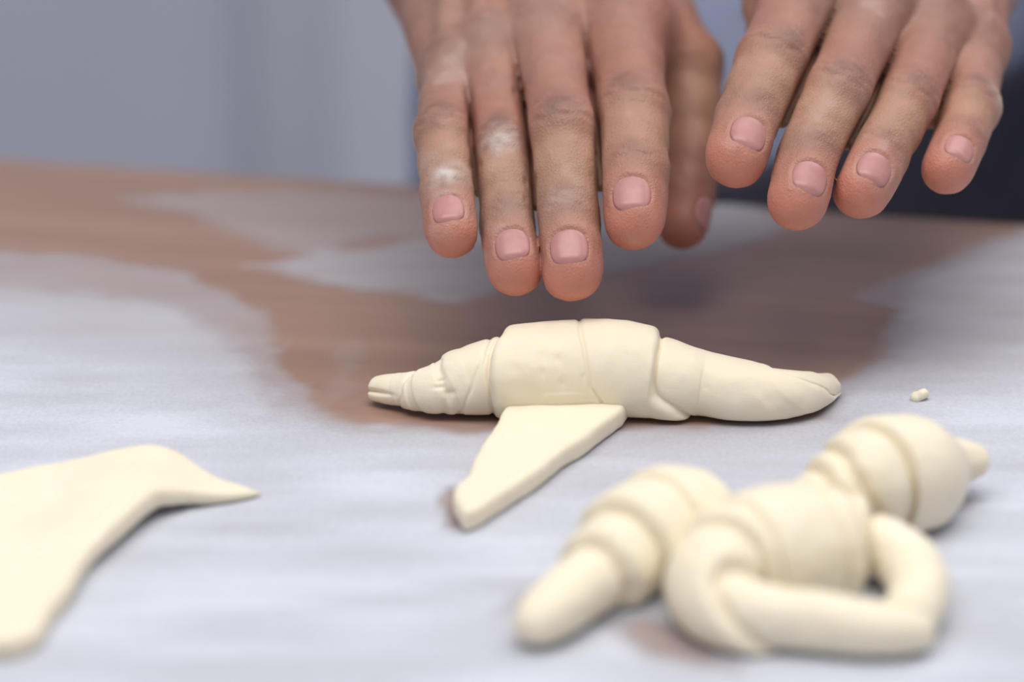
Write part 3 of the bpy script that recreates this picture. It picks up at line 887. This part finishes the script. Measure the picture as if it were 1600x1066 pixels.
# torso and upper arms (under the clothes)
TX, TY = 0.137, 1.12
SH = {1: np.array([TX - 0.175, TY + 0.02, TZ + 0.50]), -1: np.array([TX + 0.175, TY + 0.02, TZ + 0.50])}
def torso(P, grow=0.0):
    d = None
    for z, rx, ry, yo in ((-0.06, 0.172, 0.115, 0.0), (0.06, 0.160, 0.108, 0.0), (0.22, 0.158, 0.112, 0.0), (0.38, 0.168, 0.112, 0.01)):
        e = ellip(P, (TX, TY + yo, TZ + z), (rx + grow, ry + grow, 0.14 + grow))
        d = e if d is None else smin(d, e, 0.06)
    d = smin(d, seg(P, SH[1], SH[-1], 0.058 + grow, 0.058 + grow), 0.05)
    return d
def body(P):
    d = torso(P)
    d = smin(d, seg(P, (TX, TY + 0.01, TZ + 0.5), (TX, TY - 0.03, TZ + 0.64), 0.062, 0.058), 0.04)   # neck
    # head bowed over the work
    hc = np.array([TX, TY - 0.075, TZ + 0.725])
    hd = smin(ellip(P, hc, (0.076, 0.097, 0.105)), ellip(P, hc + [0, -0.045, -0.07], (0.055, 0.055, 0.058)), 0.03)
    hd = smin(hd, seg(P, hc + [0, -0.095, 0.005], hc + [0, -0.115, -0.030], 0.009, 0.014), 0.012)      # nose
    for s in (-1, 1):
        hd = smin(hd, ellip(P, hc + [s * 0.079, 0.012, -0.015], (0.010, 0.020, 0.032)), 0.008)         # ears
        hd = np.maximum(hd, -(np.linalg.norm(P - (hc + [s * 0.032, -0.102, 0.012]), axis=1) - 0.015))   # eye sockets
        hd = np.minimum(hd, np.linalg.norm(P - (hc + [s * 0.031, -0.083, 0.012]), axis=1) - 0.0125)     # closed lids
    hd = smin(hd, seg(P, hc + [-0.02, -0.098, -0.064], hc + [0.02, -0.098, -0.064], 0.007, 0.007), 0.008)
    d = smin(d, hd, 0.02)
    for g in (gR, gL):
        s = SH[g['side']]; E = g['E']; W = g['W']
        d = smin(d, seg(P, s, E, 0.050, 0.041), 0.03)
        ea = (E - W) / np.linalg.norm(E - W); w2 = g['lat'] - (g['lat'] @ ea) * ea; w2 /= np.linalg.norm(w2)
        Fa = W + 0.5 * (E - W); Fb = W + 0.62 * (E - W)
        for k in (-1, 1):
            d = smin(d, smin(seg(P, Fa + k * w2 * 0.0124, Fb + k * w2 * 0.013, 0.0280, 0.0300), seg(P, Fb + k * w2 * 0.013, E, 0.0300, 0.038), 0.006), 0.012)
    for s in (-1, 1):
        hip = np.array([TX + s * 0.085, TY + 0.005, TZ - 0.08]); kn = np.array([TX + s * 0.095, TY, 0.47]); an = np.array([TX + s * 0.10, TY + 0.03, 0.08])
        d = smin(d, seg(P, hip, kn, 0.085, 0.056), 0.03); d = smin(d, seg(P, kn, an, 0.055, 0.038), 0.02)
        d = smin(d, seg(P, an + [0, 0.02, -0.04], an + [0, -0.16, -0.048], 0.036, 0.028), 0.02)
    return d
V, F = isosurface(body, (TX - 0.55, TY - 0.35, -0.02), (TX + 0.55, TY + 0.3, TZ + 0.88), 0.0055)
tone = np.concatenate([np.array([0.39, 0.20, 0.152]) * (1 + 0.10 * vnoise(V, 70, 15)[:, None]) + np.array([0.05, -0.01, -0.01]) * vnoise(V, 30, 16)[:, None], np.ones((len(V), 1))], 1)
VV.append(V); FF.append(F + off); TT.append(tone); off += len(V)
V = np.vstack(VV); F = np.vstack(FF)
pb = np.array([TX, TY, 0.0])
person = mesh_obj('person', V - pb, F, M_SKIN); person.location = pb
set_col(person, 'tone', np.vstack(TT))
tag(person, 'person in a pale blue shirt reaching both floured hands over the dough', 'person')

def fold_noise(P):
    return 0.004 * vnoise(P * [1.0, 1.0, 0.45], 22, 80) + 0.0015 * vnoise(P, 60, 81)
def shirt(P):
    d = torso(P, 0.012)
    for g in (gR, gL):
        s = SH[g['side']]; e = s + 0.62 * (g['E'] - s)
        d = smin(d, seg(P, s, e, 0.066, 0.062), 0.04)
    d = d + fold_noise(P)
    d = np.maximum(d, -(P[:, 2] - (TZ - 0.09)))
    cut = seg(P, (TX, TY + 0.01, TZ + 0.52), (TX, TY - 0.05, TZ + 0.75), 0.068, 0.08)
    return np.maximum(d, -cut)
V, F = isosurface(shirt, (TX - 0.5, TY - 0.3, TZ - 0.12), (TX + 0.5, TY + 0.25, TZ + 0.62), 0.005)
mesh_obj('shirt', V - pb, F, M_SHIRT, person)

def trousers(P):
    d = None
    for s in (-1, 1):
        hip = np.array([TX + s * 0.085, TY + 0.005, TZ - 0.10]); kn = np.array([TX + s * 0.095, TY, 0.47]); an = np.array([TX + s * 0.10, TY + 0.03, 0.06])
        e = smin(seg(P, hip, kn, 0.102, 0.075), seg(P, kn, an, 0.075, 0.066), 0.02)
        d = e if d is None else smin(d, e, 0.02)
    d = smin(d, ellip(P, (TX, TY, TZ - 0.08), (0.188, 0.130, 0.12)), 0.03)
    d = d + fold_noise(P)
    return np.maximum(np.maximum(d, P[:, 2] - (TZ - 0.075)), -(P[:, 2] - 0.05))
V, F = isosurface(trousers, (TX - 0.26, TY - 0.22, 0.02), (TX + 0.26, TY + 0.2, TZ), 0.006)
mesh_obj('trousers', V - pb, F, M_TROUSER, person)

def apron(P):
    d = torso(P, 0.020) + fold_noise(P) * 0.8
    sh = np.abs(d - 0.0) - 0.0035
    d2 = smin(ellip(P, (TX, TY, TZ - 0.2), (0.20, 0.145, 0.5)), torso(P, 0.020), 0.03) + fold_noise(P) * 0.8
    d = np.abs(d2) - 0.004
    d = np.maximum(d, np.maximum(P[:, 1] - (TY - 0.01), np.abs(P[:, 0] - TX - 0.02) - 0.165))
    top = TZ - 0.018 + 0.35 * (P[:, 0] - 0.10)
    return np.maximum(np.maximum(d, P[:, 2] - top), -(P[:, 2] - 0.42))
V, F = isosurface(apron, (TX - 0.26, TY - 0.22, 0.38), (TX + 0.26, TY + 0.05, TZ + 0.1), 0.004)
mesh_obj('waist_apron', V - pb, F, M_APRON, person)

# hair (above the frame)
def hair(P):
    hc = np.array([TX, TY - 0.075, TZ + 0.725])
    d = ellip(P, hc + [0, 0.008, 0.012], (0.084, 0.104, 0.108)) + 0.002 * vnoise(P, 120, 90)
    front = (P[:, 2] - hc[2]) - 0.045 * sstep(0.0, -0.09, P[:, 1] - hc[1]) + 0.05 * sstep(0.0, 0.08, P[:, 1] - hc[1])
    return np.maximum(d, -front)
V, F = isosurface(hair, (TX - 0.11, TY - 0.2, TZ + 0.6), (TX + 0.11, TY + 0.06, TZ + 0.88), 0.004)
mesh_obj('hair', V - pb, F, mat_plain('dark_hair', (0.03, 0.022, 0.018), 0.6, 0.3, 60), person)

# fingernails
def nail_mesh(J, R, fr):
    ax, n, sd = fr
    r = R[3]
    L0, L1 = -0.98 * r, 0.38 * r
    vc = (L0 + L1) / 2; vh = (L1 - L0) / 2
    nr, na = 9, 40
    P = []; F = []
    rm = R[2] + 0
    for i in range(nr + 1):
        for j in range(na):
            th = 2 * math.pi * j / na
            rr = max(i / nr, 0.02)
            c, s = math.cos(th), math.sin(th)
            e = (abs(c) ** 2.5 + abs(s) ** 2.5) ** (-1 / 2.5)
            a = NAIL_HALF * rr * e * c; v = vc + vh * rr * e * s
            Lb = np.linalg.norm(J[3] - J[2])
            rad = r + (rm - r) * np.clip(-v / Lb, 0, 1) if v < 0 else math.sqrt(r * r - 0.9 * v * v)
            rad = rad - 0.0003 * rr ** 8 - 0.0007 * float(sstep(0.12, 0.40, v / r))
            P.append(J[3] + ax * v + rad * (n * math.cos(a) + sd * math.sin(a)))
    for i in range(nr):
        for j in range(na):
            F.append((i * na + j, (i + 1) * na + j, (i + 1) * na + (j + 1) % na, i * na + (j + 1) % na))
    F.append(tuple(range(na)))
    return np.array(P), F
for g in (gR, gL):
    for (J, R), fr in list(zip(g['fs'], g['dors'])) + [((g['T'], g['TR']), g['tdors'])]:
        P, F = nail_mesh(J, R, fr[2])
        o = mesh_obj('fingernail', P - pb, [f for f in F], M_NAIL, person)
        md = o.modifiers.new('thickness', 'SOLIDIFY'); md.thickness = 0.0005; md.offset = -1
